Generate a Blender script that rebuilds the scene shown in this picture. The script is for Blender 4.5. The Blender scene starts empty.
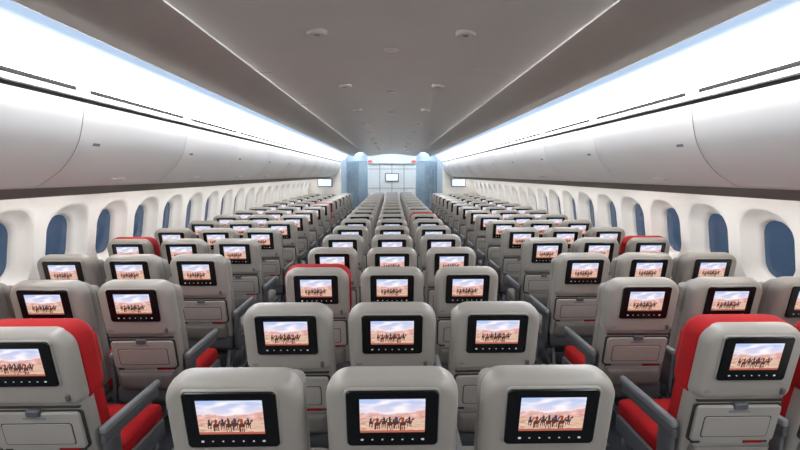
import bpy, bmesh, math, random
from mathutils import Vector, noise
random.seed(4)
sc = bpy.context.scene
sc.view_settings.view_transform = 'Standard'
sc.view_settings.look = 'None'

# ------------------------------------------------------------------ materials
def mat(name, col, rough=0.5, metal=0.0, var=0.04, scale=8.0, bump=0.0, bscale=200.0, emit=None, estr=0.0, spec=0.5):
    m = bpy.data.materials.new(name); m.use_nodes = True
    nt = m.node_tree; b = nt.nodes['Principled BSDF']
    b.inputs['Roughness'].default_value = rough
    b.inputs['Metallic'].default_value = metal
    b.inputs['Specular IOR Level'].default_value = spec
    tc = nt.nodes.new('ShaderNodeTexCoord')
    n = nt.nodes.new('ShaderNodeTexNoise'); n.inputs['Scale'].default_value = scale
    n.inputs['Detail'].default_value = 4
    nt.links.new(tc.outputs['Object'], n.inputs['Vector'])
    r = nt.nodes.new('ShaderNodeValToRGB')
    r.color_ramp.elements[0].position = .3; r.color_ramp.elements[1].position = .7
    r.color_ramp.elements[0].color = tuple(c*(1-var) for c in col)+(1,)
    r.color_ramp.elements[1].color = tuple(min(1, c*(1+var)) for c in col)+(1,)
    nt.links.new(n.outputs['Fac'], r.inputs['Fac'])
    nt.links.new(r.outputs['Color'], b.inputs['Base Color'])
    if bump > 0:
        n2 = nt.nodes.new('ShaderNodeTexNoise'); n2.inputs['Scale'].default_value = bscale
        nt.links.new(tc.outputs['Object'], n2.inputs['Vector'])
        bp = nt.nodes.new('ShaderNodeBump'); bp.inputs['Strength'].default_value = bump
        bp.inputs['Distance'].default_value = .002
        nt.links.new(n2.outputs['Fac'], bp.inputs['Height'])
        nt.links.new(bp.outputs['Normal'], b.inputs['Normal'])
    if emit:
        b.inputs['Emission Color'].default_value = tuple(emit)+(1,)
        b.inputs['Emission Strength'].default_value = estr
    return m

M_shell = mat('seat_shell_plastic', (.345, .325, .298), .32, var=.02, bump=.1, bscale=500)
M_panel = mat('seat_tray_plastic', (.37, .352, .328), .30, var=.02)
M_gap = mat('dark_gap', (.03, .029, .028), .7)
M_pocket = mat('pocket_fabric', (.19, .178, .166), .85, var=.08, bump=.4, bscale=300)
M_grey = mat('cushion_grey_leather', (.28, .262, .24), .5, var=.05, bump=.3, bscale=120)
M_red = mat('cushion_red_fabric', (.40, .009, .012), .8, var=.12, bump=.4, bscale=250, spec=.25)
M_arm = mat('armrest_grey', (.10, .105, .115), .4, var=.04)
M_armcap = mat('armrest_cap', (.22, .23, .245), .35, var=.03)
M_metal = mat('leg_metal', (.42, .42, .43), .35, .8)
M_bezel = mat('screen_bezel', (.005, .005, .006), .22, var=.02)
M_btn = mat('screen_buttons', (.55, .57, .6), .4, emit=(.7, .75, .8), estr=.25)
M_bin = mat('bin_white', (.86, .85, .835), .30, var=.01, scale=2)
M_binlip_shade = mat('bin_lip_shade', (.15, .135, .12), .5)  # dark tone paints the gap shadow along the bin bottom
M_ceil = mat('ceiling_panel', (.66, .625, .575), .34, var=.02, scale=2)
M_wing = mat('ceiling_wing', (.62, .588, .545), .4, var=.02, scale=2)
M_wall = mat('sidewall_white', (.84, .825, .805), .45, var=.01, scale=3)
M_floor = mat('carpet', (.06, .065, .08), .95, var=.35, scale=60, bump=.6, bscale=400)
M_glass = mat('window_dimmed', (.02, .03, .05), .10, var=.3, scale=5, emit=(.14, .28, .50), estr=.20)
M_dark = mat('slot_dark', (.015, .015, .015), .8)
M_bulk = mat('bulkhead_laminate', (.74, .72, .68), .5, var=.03)
M_bluegrey = mat('galley_bluegrey', (.45, .49, .52), .45, var=.08)
M_curt = mat('curtain_fabric', (.36, .41, .45), .85, var=.12)
M_exit = mat('exit_red', (.6, .08, .06), .5, emit=(1, .15, .1), estr=.35)
M_mon = mat('monitor_screen', (.1, .15, .2), .2, emit=(.75, .88, 1), estr=1.1)
M_coveblue = mat('cove_led_blue', (.5, .6, .9), .6, emit=(.45, .70, 1.0), estr=4.2)
M_wash = mat('wall_wash_led', (.9, .9, .9), .6, emit=(1, .97, .93), estr=27)
M_aisleblue = mat('door_area_led', (.5, .6, .9), .6, emit=(.65, .83, 1.0), estr=7)

# cove wash painted as emission: white bin side, bluish dimmer at the crown side
M_cove = mat('cove_painted_wash', (.45, .50, .56), .6)
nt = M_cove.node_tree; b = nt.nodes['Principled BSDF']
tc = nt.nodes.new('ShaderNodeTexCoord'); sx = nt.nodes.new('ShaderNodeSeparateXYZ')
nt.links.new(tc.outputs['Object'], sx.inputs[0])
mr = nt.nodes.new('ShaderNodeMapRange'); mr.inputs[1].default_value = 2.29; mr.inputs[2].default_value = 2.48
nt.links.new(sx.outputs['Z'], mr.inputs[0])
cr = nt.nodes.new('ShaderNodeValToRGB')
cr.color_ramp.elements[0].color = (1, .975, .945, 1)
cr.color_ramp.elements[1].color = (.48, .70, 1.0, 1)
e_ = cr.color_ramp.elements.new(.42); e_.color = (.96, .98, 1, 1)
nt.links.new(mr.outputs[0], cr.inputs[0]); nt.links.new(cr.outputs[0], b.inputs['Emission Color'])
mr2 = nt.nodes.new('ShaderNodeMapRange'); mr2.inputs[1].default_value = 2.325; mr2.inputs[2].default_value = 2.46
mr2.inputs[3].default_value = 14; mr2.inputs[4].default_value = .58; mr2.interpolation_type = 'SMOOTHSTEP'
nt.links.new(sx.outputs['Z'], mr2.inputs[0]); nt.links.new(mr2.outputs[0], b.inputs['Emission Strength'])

M_disp = bpy.data.materials.new('display_picture'); M_disp.use_nodes = True
nt = M_disp.node_tree; b = nt.nodes['Principled BSDF']
at = nt.nodes.new('ShaderNodeAttribute'); at.attribute_name = 'Col'
nt.links.new(at.outputs['Color'], b.inputs['Emission Color'])
b.inputs['Base Color'].default_value = (.01, .01, .01, 1)
b.inputs['Roughness'].default_value = .25
b.inputs['Emission Strength'].default_value = 1.05

# ------------------------------------------------------------------ helpers
def obj(name, me, loc=(0, 0, 0), parent=None):
    o = bpy.data.objects.new(name, me); sc.collection.objects.link(o)
    o.location = loc
    if parent: o.parent = parent
    return o

class MB:
    def __init__(s):
        s.bm = bmesh.new(); s.mats = []
        s.col = s.bm.loops.layers.float_color.new('Col')
    def mi(s, m):
        if m not in s.mats: s.mats.append(m)
        return s.mats.index(m)
    def face(s, vs, m):
        try: f = s.bm.faces.new(vs)
        except ValueError: return None
        f.material_index = s.mi(m); return f
    def loft(s, rings, m, closed=True, cap0=True, cap1=True):
        R = [[s.bm.verts.new(p) for p in r] for r in rings]
        n = len(R[0])
        for a, b2 in zip(R, R[1:]):
            for i in range(n if closed else n-1):
                j = (i+1) % n
                s.face([a[i], a[j], b2[j], b2[i]], m)
        if cap0: s.face(list(reversed(R[0])), m)
        if cap1: s.face(R[-1], m)
    def box(s, x0, x1, y0, y1, z0, z1, m, bev=0.0, seg=2, fn=None):
        c = [(x0, y0, z0), (x1, y0, z0), (x1, y1, z0), (x0, y1, z0), (x0, y0, z1), (x1, y0, z1), (x1, y1, z1), (x0, y1, z1)]
        v = [s.bm.verts.new(p) for p in c]
        fs = [s.face([v[i] for i in q], m) for q in ((3, 2, 1, 0), (4, 5, 6, 7), (0, 1, 5, 4), (1, 2, 6, 5), (2, 3, 7, 6), (3, 0, 4, 7))]
        newv = set(v)
        if bev > 0:
            es = list({e for f in fs for e in f.edges})
            r = bmesh.ops.bevel(s.bm, geom=es, offset=bev, segments=seg, profile=.5, affect='EDGES', clamp_overlap=True, material=s.mi(m))
            newv = {x for x in newv if x.is_valid} | set(r['verts'])
        if fn:
            for x in newv: x.co = Vector(fn(x.co))
    def tube(s, p0, p1, r, m, n=8):
        p0 = Vector(p0); p1 = Vector(p1); d = (p1-p0).normalized()
        a = d.orthogonal().normalized(); b2 = d.cross(a)
        s.loft([[p+a*r*math.cos(t*2*math.pi/n)+b2*r*math.sin(t*2*math.pi/n) for t in range(n)] for p in (p0, p1)], m)
    def mesh(s, name, smooth=True, recalc=True):
        if recalc: bmesh.ops.recalc_face_normals(s.bm, faces=s.bm.faces[:])
        me = bpy.data.meshes.new(name); s.bm.to_mesh(me); s.bm.free()
        for m in s.mats: me.materials.append(m)
        if smooth:
            me.shade_smooth(); me.set_sharp_from_angle(angle=math.radians(38))
        return me

def rrect(w, h, rt, rb, n=6):
    pts = []
    for cx, cy, r, a0 in ((w/2-rt, h/2-rt, rt, 0), (-w/2+rt, h/2-rt, rt, 90), (-w/2+rb, -h/2+rb, rb, 180), (w/2-rb, -h/2+rb, rb, 270)):
        for i in range(n+1):
            a = math.radians(a0+90*i/n)
            pts.append((cx+r*math.cos(a), cy+r*math.sin(a)))
    return pts

# ------------------------------------------------------------------ display picture
RID = [(.17, .30, .75, (.02, .02, .03)), (.27, .27, .95, (.30, .03, .02)), (.37, .31, .85, (.02, .03, .08)), (.46, .27, 1.0, (.05, .03, .02)),
       (.56, .30, .95, (.02, .05, .16)), (.66, .27, 1.0, (.35, .05, .02)), (.76, .31, .8, (.02, .02, .03))]
def paint(u, v):
    ridge = .58+.12*noise.noise(Vector((u*3.5, 3.1, 0)))+.04*noise.noise(Vector((u*14, 1, 0)))+.08*max(0, u-.55)*2
    if v > ridge:
        t = (v-ridge)/(1-ridge)
        c = Vector((.78, .68, .76)).lerp(Vector((.40, .55, .88)), t)
        cl = noise.noise(Vector((u*4, v*9, 2)))
        c = c.lerp(Vector((.93, .88, .92)), max(0, min(1, cl*1.5+.15)))
    elif v > .42:
        n = noise.noise(Vector((u*9, v*16, 5)))
        c = Vector((.62, .30, .26)).lerp(Vector((.85, .55, .50)), .5+n)
    else:
        n = noise.noise(Vector((u*10, v*20, 8)))
        c = Vector((.58, .33, .24)).lerp(Vector((.82, .60, .47)), .5+n)
        if v < .07: c = Vector((.45, .12, .08))
    for cx, cy, s, rc in RID:
        dx = (u-cx)/s; dy = (v-cy)/s
        body = (dx/.05)**2+(dy/.065)**2 < 1
        neck = abs(dx-.045-.25*(dy-.05)) < .014 and 0 < dy < .14
        head = ((dx-.078)/.022)**2+((dy-.13)/.022)**2 < 1
        leg = (abs(dx+.035) < .009 or abs(dx-.03) < .009 or abs(dx+.015+.1*dy) < .006) and -.20 < dy < 0
        tor = (dx/.02)**2+((dy-.12)/.085)**2 < 1
        hd = (dx/.012)**2+((dy-.225)/.03)**2 < 1
        if body or neck or head or leg: c = Vector((.09, .03, .02))
        if tor: c = Vector(rc)
        if hd: c = Vector((.5, .45, .4))
    return tuple(c)

# ------------------------------------------------------------------ seat
T = math.radians(10)
def BK(x, d, v):
    y0 = .62*math.sin(T)
    return (x, y0 - v*math.sin(T) + d*math.cos(T), .40 + v*math.cos(T) + d*math.sin(T))

def slab(mb, cx, cv, w, h, rt, rb, layers, m, n=6):
    rings = []
    for d, ins in layers:
        pts = rrect(w-2*ins, h-2*ins, max(.002, rt-ins*.8), max(.002, rb-ins*.8), n)
        rings.append([BK(cx+p[0], d, cv+p[1]) for p in pts])
    mb.loft(rings, m)

def seat_mesh(name, cush, bottom, redtop, end):
    mb = MB()
    # lower shell
    slab(mb, 0, .27, .424, .54, .05, .045, [(.075, .0), (.03, 0), (.018, .004), (.010, .014), (.006, .03)], M_shell)
    # upper headrest shell - wide with rounded shoulders
    slab(mb, 0, .5780, .442, .362, .084, .05,
         [(.085, .016), (.075, .004), (.05, 0), (.028, .001), (.012, .005), (.001, .013), (-.005, .022), (-.008, .032)], M_shell, n=10)
    # moulded rim around screen & bezel
    slab(mb, 0, .620, .316, .226, .024, .024, [(-.004, 0), (-.011, 0), (-.014, .003)], M_shell)
    slab(mb, 0, .620, .300, .214, .016, .016, [(-.005, 0), (-.0165, 0), (-.0195, .003)], M_bezel)
    # display
    W, H = .212, .130; nx, ny = 72, 44
    cv0 = .634
    grid = [[mb.bm.verts.new(BK(-W/2+W*i/nx, -.0202, cv0-H/2+H*j/ny)) for i in range(nx+1)] for j in range(ny+1)]
    for j in range(ny):
        for i in range(nx):
            f = mb.face([grid[j][i], grid[j][i+1], grid[j+1][i+1], grid[j+1][i]], M_disp)
            c = paint((i+.5)/nx, (j+.5)/ny)
            for l in f.loops: l[mb.col] = (*c, 1)
    # buttons & usb row
    for i in range(7):
        x = -.100+i*.0333
        s = .0045 if i in (0, 6) else .003
        slab(mb, x, .540, s*2.2, s*1.5, .001, .001, [(-.018, 0), (-.0205, .0)], M_btn, n=1)
    # shadow line under the headrest shell
    slab(mb, 0, .394, .395, .010, .002, .002, [(.012, 0), (-.0005, 0)], M_gap, n=1)
    # tray table with dark shadow gap, latch
    slab(mb, 0, .275, .403, .207, .02, .02, [(.012, 0), (.003, 0)], M_gap, n=3)
    slab(mb, 0, .275, .385, .190, .018, .018, [(.010, 0), (-.006, 0), (-.010, .004)], M_panel, n=4)
    slab(mb, 0, .262, .31, .115, .012, .012, [(-.006, 0), (-.0103, 0)], M_gap, n=3)
    slab(mb, 0, .262, .303, .108, .012, .012, [(-.007, 0), (-.013, .002)], M_panel, n=3)
    slab(mb, 0, .372, .060, .034, .008, .008, [(.002, 0), (-.014, 0), (-.019, .004)], M_arm, n=3)
    slab(mb, 0, .345, .10, .010, .004, .004, [(-.005, 0), (-.013, 0)], M_armcap, n=2)
    # handset socket / coat hook details
    slab(mb, .168, .450, .018, .03, .004, .004, [(-.004, 0), (-.016, 0), (-.018, .002)], M_arm, n=2)
    slab(mb, -.168, .450, .03, .014, .003, .003, [(-.004, 0), (-.010, 0)], M_armcap, n=2)
    # literature pocket + magazine edge
    slab(mb, 0, .165, .36, .010, .002, .002, [(.012, 0), (.002, 0)], M_gap, n=1)
    slab(mb, 0, .090, .37, .145, .02, .04, [(.010, 0), (-.010, .003), (-.024, .015), (-.030, .035)], M_pocket, n=5)
    slab(mb, 0, .152, .36, .012, .004, .004, [(.0, 0), (-.016, 0), (-.018, .002)], M_arm, n=2)
    slab(mb, -.04, .160, .20, .05, .004, .004, [(.008, 0), (-.003, 0)], M_panel, n=1)
    slab(mb, .11, .158, .09, .03, .004, .004, [(.008, 0), (-.002, 0)], M_red, n=1)
    # front cushions (back rest + headrest)
    slab(mb, 0, .27, .436, .54, .06, .04, [(.076, .006), (.10, 0), (.135, .004), (.155, .03), (.16, .07)], cush)
    if redtop:
        slab(mb, 0, .573, .456, .370, .085, .06, [(.042, .010), (.046, .002), (.06, 0), (.12, .0), (.150, .012), (.17, .04), (.175, .08)], cush, n=8)
    else:
        slab(mb, 0, .540, .430, .36, .075, .06, [(.085, .006), (.10, 0), (.13, .004), (.155, .025), (.165, .07)], cush, n=8)
    for sx in (-1, 1):
        slab(mb, sx*.17, .58, .075, .19, .035, .035, [(.14, .0), (.18, .003), (.20, .02)], cush, n=4)
    # seat pan cushion
    mb.box(-.218, .218, .16, .66, .36, .47, bottom, .035, 4)
    mb.box(-.215, .215, .13, .62, .30, .365, M_arm, .02, 2)
    mb.box(-.21, .21, .09, .22, .33, .44, M_arm, .02, 2)
    # arms
    def arm(xc):
        mb.box(xc-.017, xc+.017, .10, .58, .615, .655, M_armcap, .013, 3, fn=lambda c: (c.x, c.y, c.z-.05*max(0, (c.y-.3))**1.0*.4))
        mb.box(xc-.014, xc+.014, .10, .56, .565, .617, M_arm, .012, 2, fn=lambda c: (c.x, c.y, c.z-.02*max(0, c.y-.3)))
        mb.box(xc-.012, xc+.012, .11, .22, .34, .60, M_arm, .01, 2)
    arm(-.2395)
    if end: arm(.2395)
    mb.box(-.253, -.224, .13, .60, .30, .40, M_arm, .012, 2)
    if end: mb.box(.224, .253, .13, .60, .30, .40, M_arm, .012, 2)
    # frame & legs
    for sx in (-.15, .15):
        mb.tube((sx, .20, .32), (sx, .10, .015), .016, M_metal)
        mb.tube((sx, .52, .32), (sx, .56, .015), .016, M_metal)
        mb.tube((sx, .12, .05), (sx, .50, .29), .011, M_metal)
        mb.box(sx-.025, sx+.025, .06, .60, 0, .022, M_metal, .006, 1)
    for yy in (.22, .50): mb.tube((-.255, yy, .29), (.255, yy, .29), .02, M_metal)
    mb.box(-.10, .10, .27, .46, .20, .29, M_arm, .015, 2)   # life-vest / electronics box
    return mb.mesh(name)

cache = {}
def get_seat(c, bt, rt, e):
    k = (c, bt, rt, e)
    if k not in cache:
        cache[k] = seat_mesh('airplane_seat_mesh', M_red if c else M_grey, M_red if bt else M_grey, rt, e)
    return cache[k]

def seat(x, y, c=False, bt=False, rt=False, e=False):
    obj('airplane_seat', get_seat(c, bt, rt, e), (x, y, 0))

SP = .522
NR = 19
for k in range(NR):
    y = (1.335, 2.07)[k] if k < 2 else 2.91+.81*(k-2)
    for ci, x in enumerate((-SP, 0, SP)):
        red = (k == 2 and ci == 0) or (k == 7 and ci == 2)
        seat(x, y, red, red or (k in (1, 2) and ci == 0), red, ci == 2)
COLS = (-2.615, -2.09, -1.565)
for k in range(16):
    y = 1.76+.85*k - (.04 if k else 0)
    for sgn in (-1, 1):
        for ci, x in enumerate(COLS):
            xx = x if sgn < 0 else -x
            red = (k == 0) or (k == 3 and ci == 0) or (k == 9 and ci == 2 and sgn < 0)
            e = (ci == 2) if sgn < 0 else (ci == 0)
            seat(xx, y, red, red or k == 1, red, e)

# ------------------------------------------------------------------ cabin shell
Y0, Y1, YE = -2.2, 15.3, 20.0
def strip(name, prof, y0, y1, m, ny=1):
    mb = MB()
    rings = [[(x, y0+(y1-y0)*j/ny, z) for x, z in prof] for j in range(ny+1)]
    mb.loft(rings, m, closed=False, cap0=False, cap1=False)
    return obj(name, mb.mesh(name, recalc=False))

def spline(pts, n=6):
    out = []
    P = [pts[0]]+list(pts)+[pts[-1]]
    for i in range(1, len(P)-2):
        for k in range(n):
            t = k/n; a, b2, c, d = (Vector(P[i-1]), Vector(P[i]), Vector(P[i+1]), Vector(P[i+2]))
            out.append(tuple(.5*((2*b2)+(c-a)*t+(2*a-5*b2+4*c-d)*t*t+(3*b2-a-3*c+d)*t**3)))
    out.append(tuple(pts[-1])); return out

# floor
mb = MB(); mb.box(-3.1, 3.1, Y0, YE, -.06, 0, M_floor); fl = obj('floor', mb.mesh('floor', False))
# walls with windows
WP = spline([(2.62, 1.70), (2.77, 1.645), (2.89, 1.48), (2.955, 1.22), (2.985, .90), (2.985, .55), (2.95, .2), (2.93, 0)], 6)
def wx(z):
    for (x0, z0), (x1, z1) in zip(WP, WP[1:]):
        if z1 <= z <= z0:
            t = (z-z0)/(z1-z0) if z1 != z0 else 0
            return x0+(x1-x0)*t
    return WP[0][0] if z > WP[0][1] else WP[-1][0]
PW = .63; WZ = 1.20; ZT, ZB = 1.60, .80
wins = [3.3+PW*k for k in range(-8, 19)]
for sgn, nm in ((-1, 'left'), (1, 'right')):
    mb = MB()
    ybeg = wins[0]-PW/2; yend = wins[-1]+PW/2
    top = [p for p in WP if p[1] > ZT+.001]+[(wx(ZT), ZT)]
    bot = [(wx(ZB), ZB)]+[p for p in WP if p[1] < ZB-.001]
    for prof, a, c in ((top, Y0, Y1), (bot, Y0, Y1)):
        mb.loft([[(sgn*x, yy, z) for x, z in prof] for yy in (a, c)], M_wall, False, False, False)
    midp = [(wx(ZT-(ZT-ZB)*i/12), ZT-(ZT-ZB)*i/12) for i in range(13)]
    for a, c in ((Y0, ybeg), (yend, Y1)):
        mb.loft([[(sgn*x, yy, z) for x, z in midp] for yy in (a, c)], M_wall, False, False, False)
    for yc in wins:
        OW, OH, OR = .50, .66, .22
        outer = rrect(OW, OH, OR, OR, 11)
        zc = WZ
        rect = []
        hh_t, hh_b = ZT-zc, zc-ZB
        for (px, pz) in outer:
            best = 1e9
            if abs(px) > 1e-9: best = min(best, (PW/2)/abs(px))
            if pz > 1e-9: best = min(best, hh_t/pz)
            if pz < -1e-9: best = min(best, hh_b/-pz)
            rect.append((px*best, pz*best))
        for cxn, czn in ((PW/2, hh_t), (-PW/2, hh_t), (-PW/2, -hh_b), (PW/2, -hh_b)):
            i = min(range(len(rect)), key=lambda q: (rect[q][0]-cxn)**2+(rect[q][1]-czn)**2)
            rect[i] = (cxn, czn)
        rings = []
        for t in (0, .25, .5, .75, 1):
            rings.append([(sgn*wx(zc+(r_[1]*(1-t)+o_[1]*t)), yc+(r_[0]*(1-t)+o_[0]*t), zc+(r_[1]*(1-t)+o_[1]*t)) for r_, o_ in zip(rect, outer)])
        for w_, h_, r_, dx in ((.485, .645, .215, .008), (.455, .615, .20, .030), (.41, .57, .18, .055), (.36, .525, .16, .072), (.325, .49, .145, .085), (.305, .47, .135, .105), (.30, .465, .13, .13)):
            p = rrect(w_, h_, r_, r_, 11)
            rings.append([(sgn*(wx(zc+q[1])+dx), yc+q[0], zc+q[1]) for q in p])
        mb.loft(rings, M_wall, True, False, False)
    bmesh.ops.remove_doubles(mb.bm, verts=mb.bm.verts[:], dist=.0004)
    wl = obj('wall_'+nm, mb.mesh('wall_'+nm))
    for i, yc in enumerate(wins):
        mbw = MB()
        p = rrect(.31, .475, .135, .135, 11)
        mbw.loft([[(sgn*(wx(WZ+q[1])+.125), yc+q[0], WZ+q[1]) for q in p], [(sgn*(wx(WZ+q[1])+.145), yc+q[0], WZ+q[1]) for q in p]], M_glass)
        obj('window_%d' % (i+1+(len(wins) if sgn > 0 else 0)), mbw.mesh('window'))

# overhead bins
BP = spline([(1.785, 2.212), (1.795, 2.11), (1.84, 1.965), (1.94, 1.83), (2.08, 1.735), (2.15, 1.715)], 6)
BL = 1.27
def bin_mesh(sgn):
    mb = MB()
    prof = [(2.60, 2.212)]+BP
    g = .0022
    fr = [[(sgn*x, y, z) for x, z in prof] for y in (g, g+.004, BL-g-.004, BL-g)]
    for idx in (0, 3): fr[idx] = [(p[0]+sgn*.003, p[1], p[2]-.0) for p in fr[idx]]
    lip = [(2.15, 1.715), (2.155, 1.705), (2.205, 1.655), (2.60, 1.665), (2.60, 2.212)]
    mb.loft(fr, M_bin, False, False, False)
    mb.loft([[(sgn*x, y, z) for x, z in lip] for y in (0, BL)], M_binlip_shade, False, False, False)
    allp = prof+lip[:-1]
    for y in (g, BL-g):
        mb.face([mb.bm.verts.new((sgn*(x+.003), y, z)) for x, z in allp], M_armcap)
    mb.box(-.07, .07, -.004, .004, -.012, .012, M_bin, .004, 2,
           fn=lambda c: (sgn*(2.02+c.z*.9+(-.008 if c.y < 0 else .004)), BL/2+c.x, 1.765-c.z*.6+(-.008 if c.y < 0 else 0)))
    mb.box(-.03, .03, -.001, .001, -.008, .008, M_armcap, 0, 1,
           fn=lambda c: (sgn*(1.832+c.y*2-c.z*.35), BL*.12+c.x, 1.980+c.z))
    return mb.mesh('overhead_bin')
nb = 13
for sgn in (-1, 1):
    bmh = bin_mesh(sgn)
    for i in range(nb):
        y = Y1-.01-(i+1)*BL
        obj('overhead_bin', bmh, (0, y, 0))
    nm = 'left' if sgn < 0 else 'right'
    mb = MB()
    mb.box(min(sgn*1.80, sgn*1.83), max(sgn*1.80, sgn*1.83), Y0, Y1, 2.16, 2.34, M_dark)
    for i in range(nb+1):
        ya = Y1-(i+1)*BL
        x0, x1 = sorted((sgn*1.775, sgn*1.80))
        mb.box(x0, x1, max(ya, Y0), ya+BL, 2.236, 2.268, M_bin, .003, 1)
        mb.box(x0, x1, max(ya-.04, Y0), ya+.04, 2.268, 2.296, M_bin, 0)
    obj('trim_bin_rail_'+nm, mb.mesh('rail'))
    # cove
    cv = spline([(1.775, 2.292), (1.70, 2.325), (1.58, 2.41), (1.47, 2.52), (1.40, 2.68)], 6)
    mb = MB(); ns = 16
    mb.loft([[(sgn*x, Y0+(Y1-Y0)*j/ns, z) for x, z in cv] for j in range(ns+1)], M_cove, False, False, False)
    obj('cove_glow_panel', mb.mesh('cove', recalc=False))  # surface carries the painted cove glow
    mb = MB()
    x0, x1 = sorted((sgn*1.368, sgn*1.392))
    for j in range(14):
        ya = Y0+.1+j*(Y1-Y0)/14
        mb.box(x0, x1, ya, ya+1.1, 2.490, 2.504, M_coveblue)
    obj('cove_led_strip', mb.mesh('led', False))
    mb = MB()
    x0, x1 = sorted((sgn*2.50, sgn*2.54))
    for j in range(14):
        ya = Y0+.1+j*(Y1-Y0)/14
        mb.box(x0, x1, ya, ya+1.1, 1.64, 1.655, M_wash)
    obj('wall_wash_led_strip', mb.mesh('wash', False))

# ceiling
CP = [(-.85, 2.455), (-.848, 2.440), (-.838, 2.432)]+[(-.82+1.64*i/24, 2.430+.075*(math.cos((-.82+1.64*i/24)/.82*math.pi/2))**1.6 if abs(-.82+1.64*i/24) < .8199 else 2.430) for i in range(25)]+[(.838, 2.432), (.848, 2.440), (.85, 2.455)]
mb = MB()
PL = 1.25
yy = Y1
def disc(cx, cy, r, m, z=2.446, th=.006):
    mb.loft([[(cx+rr*math.cos(t*math.pi/10), cy+rr*math.sin(t*math.pi/10), zz) for t in range(20)] for rr, zz in ((r, z), (r, z-th*.6), (r*.85, z-th))], m)
def cz(x): return 2.430+.075*(math.cos(x/.82*math.pi/2))**1.6
while yy > Y0:
    ya = max(Y0, yy-PL)
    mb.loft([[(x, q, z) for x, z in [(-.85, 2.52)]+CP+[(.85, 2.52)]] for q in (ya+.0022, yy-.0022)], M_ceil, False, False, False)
    mb.box(-.84, .84, ya-.004, ya+.004, 2.515, 2.52, M_gap)
    for sx_ in (-1, 1):
        disc(sx_*.36, ya+PL*.5, .05, M_ceil, z=cz(.36)+.008, th=.022)
        disc(sx_*.36, ya+PL*.5, .016, M_armcap, z=cz(.36)-.012, th=.003)
    disc(0, ya+PL*.8, .04, M_ceil, z=cz(0)+.002, th=.010)
    yy -= PL
ce = obj('ceiling', mb.mesh('ceiling'))
for sgn, nm in ((-1, 'left'), (1, 'right')):
    wp = [(.82, 2.55)]+spline([(.86, 2.56), (1.0, 2.575), (1.14, 2.55), (1.26, 2.49), (1.34, 2.41)], 6)+[(1.350, 2.410), (1.355, 2.42), (1.345, 2.50), (1.28, 2.58), (1.2, 2.62), (1.2, 2.75)]
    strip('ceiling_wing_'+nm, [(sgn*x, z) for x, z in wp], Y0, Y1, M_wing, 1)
mb = MB(); mb.box(-3.2, 3.2, Y0, YE, 2.74, 2.80, M_wall)
obj('ceiling_crown', mb.mesh('crown', False))
mb = MB(); mb.box(-3.2, 3.2, Y0-.06, Y0, 0, 2.74, M_bulk); obj('wall_back', mb.mesh('wb', False))
mb = MB(); mb.box(-3.2, 3.2, YE, YE+.06, 0, 2.74, M_bluegrey); obj('wall_front', mb.mesh('wf', False))
for sgn, nm in ((-1, 'left'), (1, 'right')):
    mb = MB()
    x0, x1 = sorted((sgn*1.80, sgn*3.15))
    mb.box(x0, x1, Y1, Y1+.08, 0, 2.74, M_bulk, .01, 2)
    mb.box(x0, x1, Y1+.08, YE, 0, 2.74, M_bluegrey)
    obj('wall_partition_'+nm, mb.mesh('pw', False))
    mb = MB()
    x0, x1 = sorted((sgn*.95, sgn*1.80))
    mb.box(x0, x1, 17.2, 17.3, 2.30, 2.74, M_bluegrey, .01, 1)
    obj('trim_aisle_header_'+nm, mb.mesh('h', False))
    mb = MB(); mb.box(x0+.2, x1-.2, 16.0, 17.1, 2.55, 2.57, M_aisleblue); mb.box(x0+.2, x1-.2, 17.6, 19.5, 2.45, 2.47, M_aisleblue)
    obj('door_area_led_panel', mb.mesh('dl', False))
    mb = MB()
    xs = [sgn*(1.30+.48*i/40) for i in range(41)]
    mb.loft([[(x, 17.1+.03*math.sin(i*1.3), z) for i, x in enumerate(xs)] for z in (.03, 1.2, 2.28)], M_curt, False, False, False)
    obj('galley_curtain', mb.mesh('cur'))
    mb = MB()
    xc = sgn*2.36
    mb.box(xc-.25, xc+.25, Y1-.06, Y1-.001, 1.36, 1.64, M_bezel, .01, 2)
    mb.box(xc-.23, xc+.23, Y1-.064, Y1-.058, 1.38, 1.62, M_mon)
    obj('cabin_monitor', mb.mesh('mon'))
mb = MB()
mb.box(-.95, .95, 17.0, YE-.01, 0, 2.20, M_bulk, .02, 2)
mb.box(-.95, .95, 16.9, YE-.01, 2.20, 2.74, M_bulk, .02, 2)
for i in range(1, 4):
    mb.box(-.95+.475*i-.008, -.95+.475*i+.008, 16.99, 17.0, 0, 2.2, M_gap)
for z in (.8, 1.25, 2.0): mb.box(-.94, .94, 16.99, 17.0, z-.006, z+.006, M_gap)
obj('galley_bulkhead', mb.mesh('cb', False))
mb = MB()
mb.box(-.26, .26, 16.93, 16.985, 1.52, 1.84, M_bezel, .01, 2)
mb.box(-.235, .235, 16.924, 16.932, 1.545, 1.815, M_mon)
obj('cabin_monitor', mb.mesh('mon'))
# strip lamp washing the centre bulkhead (mounted under the crown between cabin and galley)
mb = MB(); mb.box(-.7, .7, 15.9, 16.5, 2.62, 2.64, M_aisleblue)
obj('door_area_led_panel', mb.mesh('dl', False))
for x in (-.85, .85):
    mb = MB()
    mb.box(-.08, .08, 0, .045, 0, .07, M_exit, .01, 2)
    obj('exit_sign', mb.mesh('ex', False), (x, 16.85, 2.26))

# ------------------------------------------------------------------ world + camera
w = bpy.data.worlds.new('World'); sc.world = w; w.use_nodes = True
w.node_tree.nodes['Background'].inputs['Color'].default_value = (.02, .04, .09, 1)
w.node_tree.nodes['Background'].inputs['Strength'].default_value = .3
cam = bpy.data.cameras.new('camera'); co = bpy.data.objects.new('camera', cam); sc.collection.objects.link(co)
cam.sensor_width = 36; cam.lens = 430/800*36; cam.clip_start = .02
co.location = (0, 0, 1.80)
co.rotation_euler = (math.radians(90-6.75), 0, math.radians(-1.07))
sc.camera = co
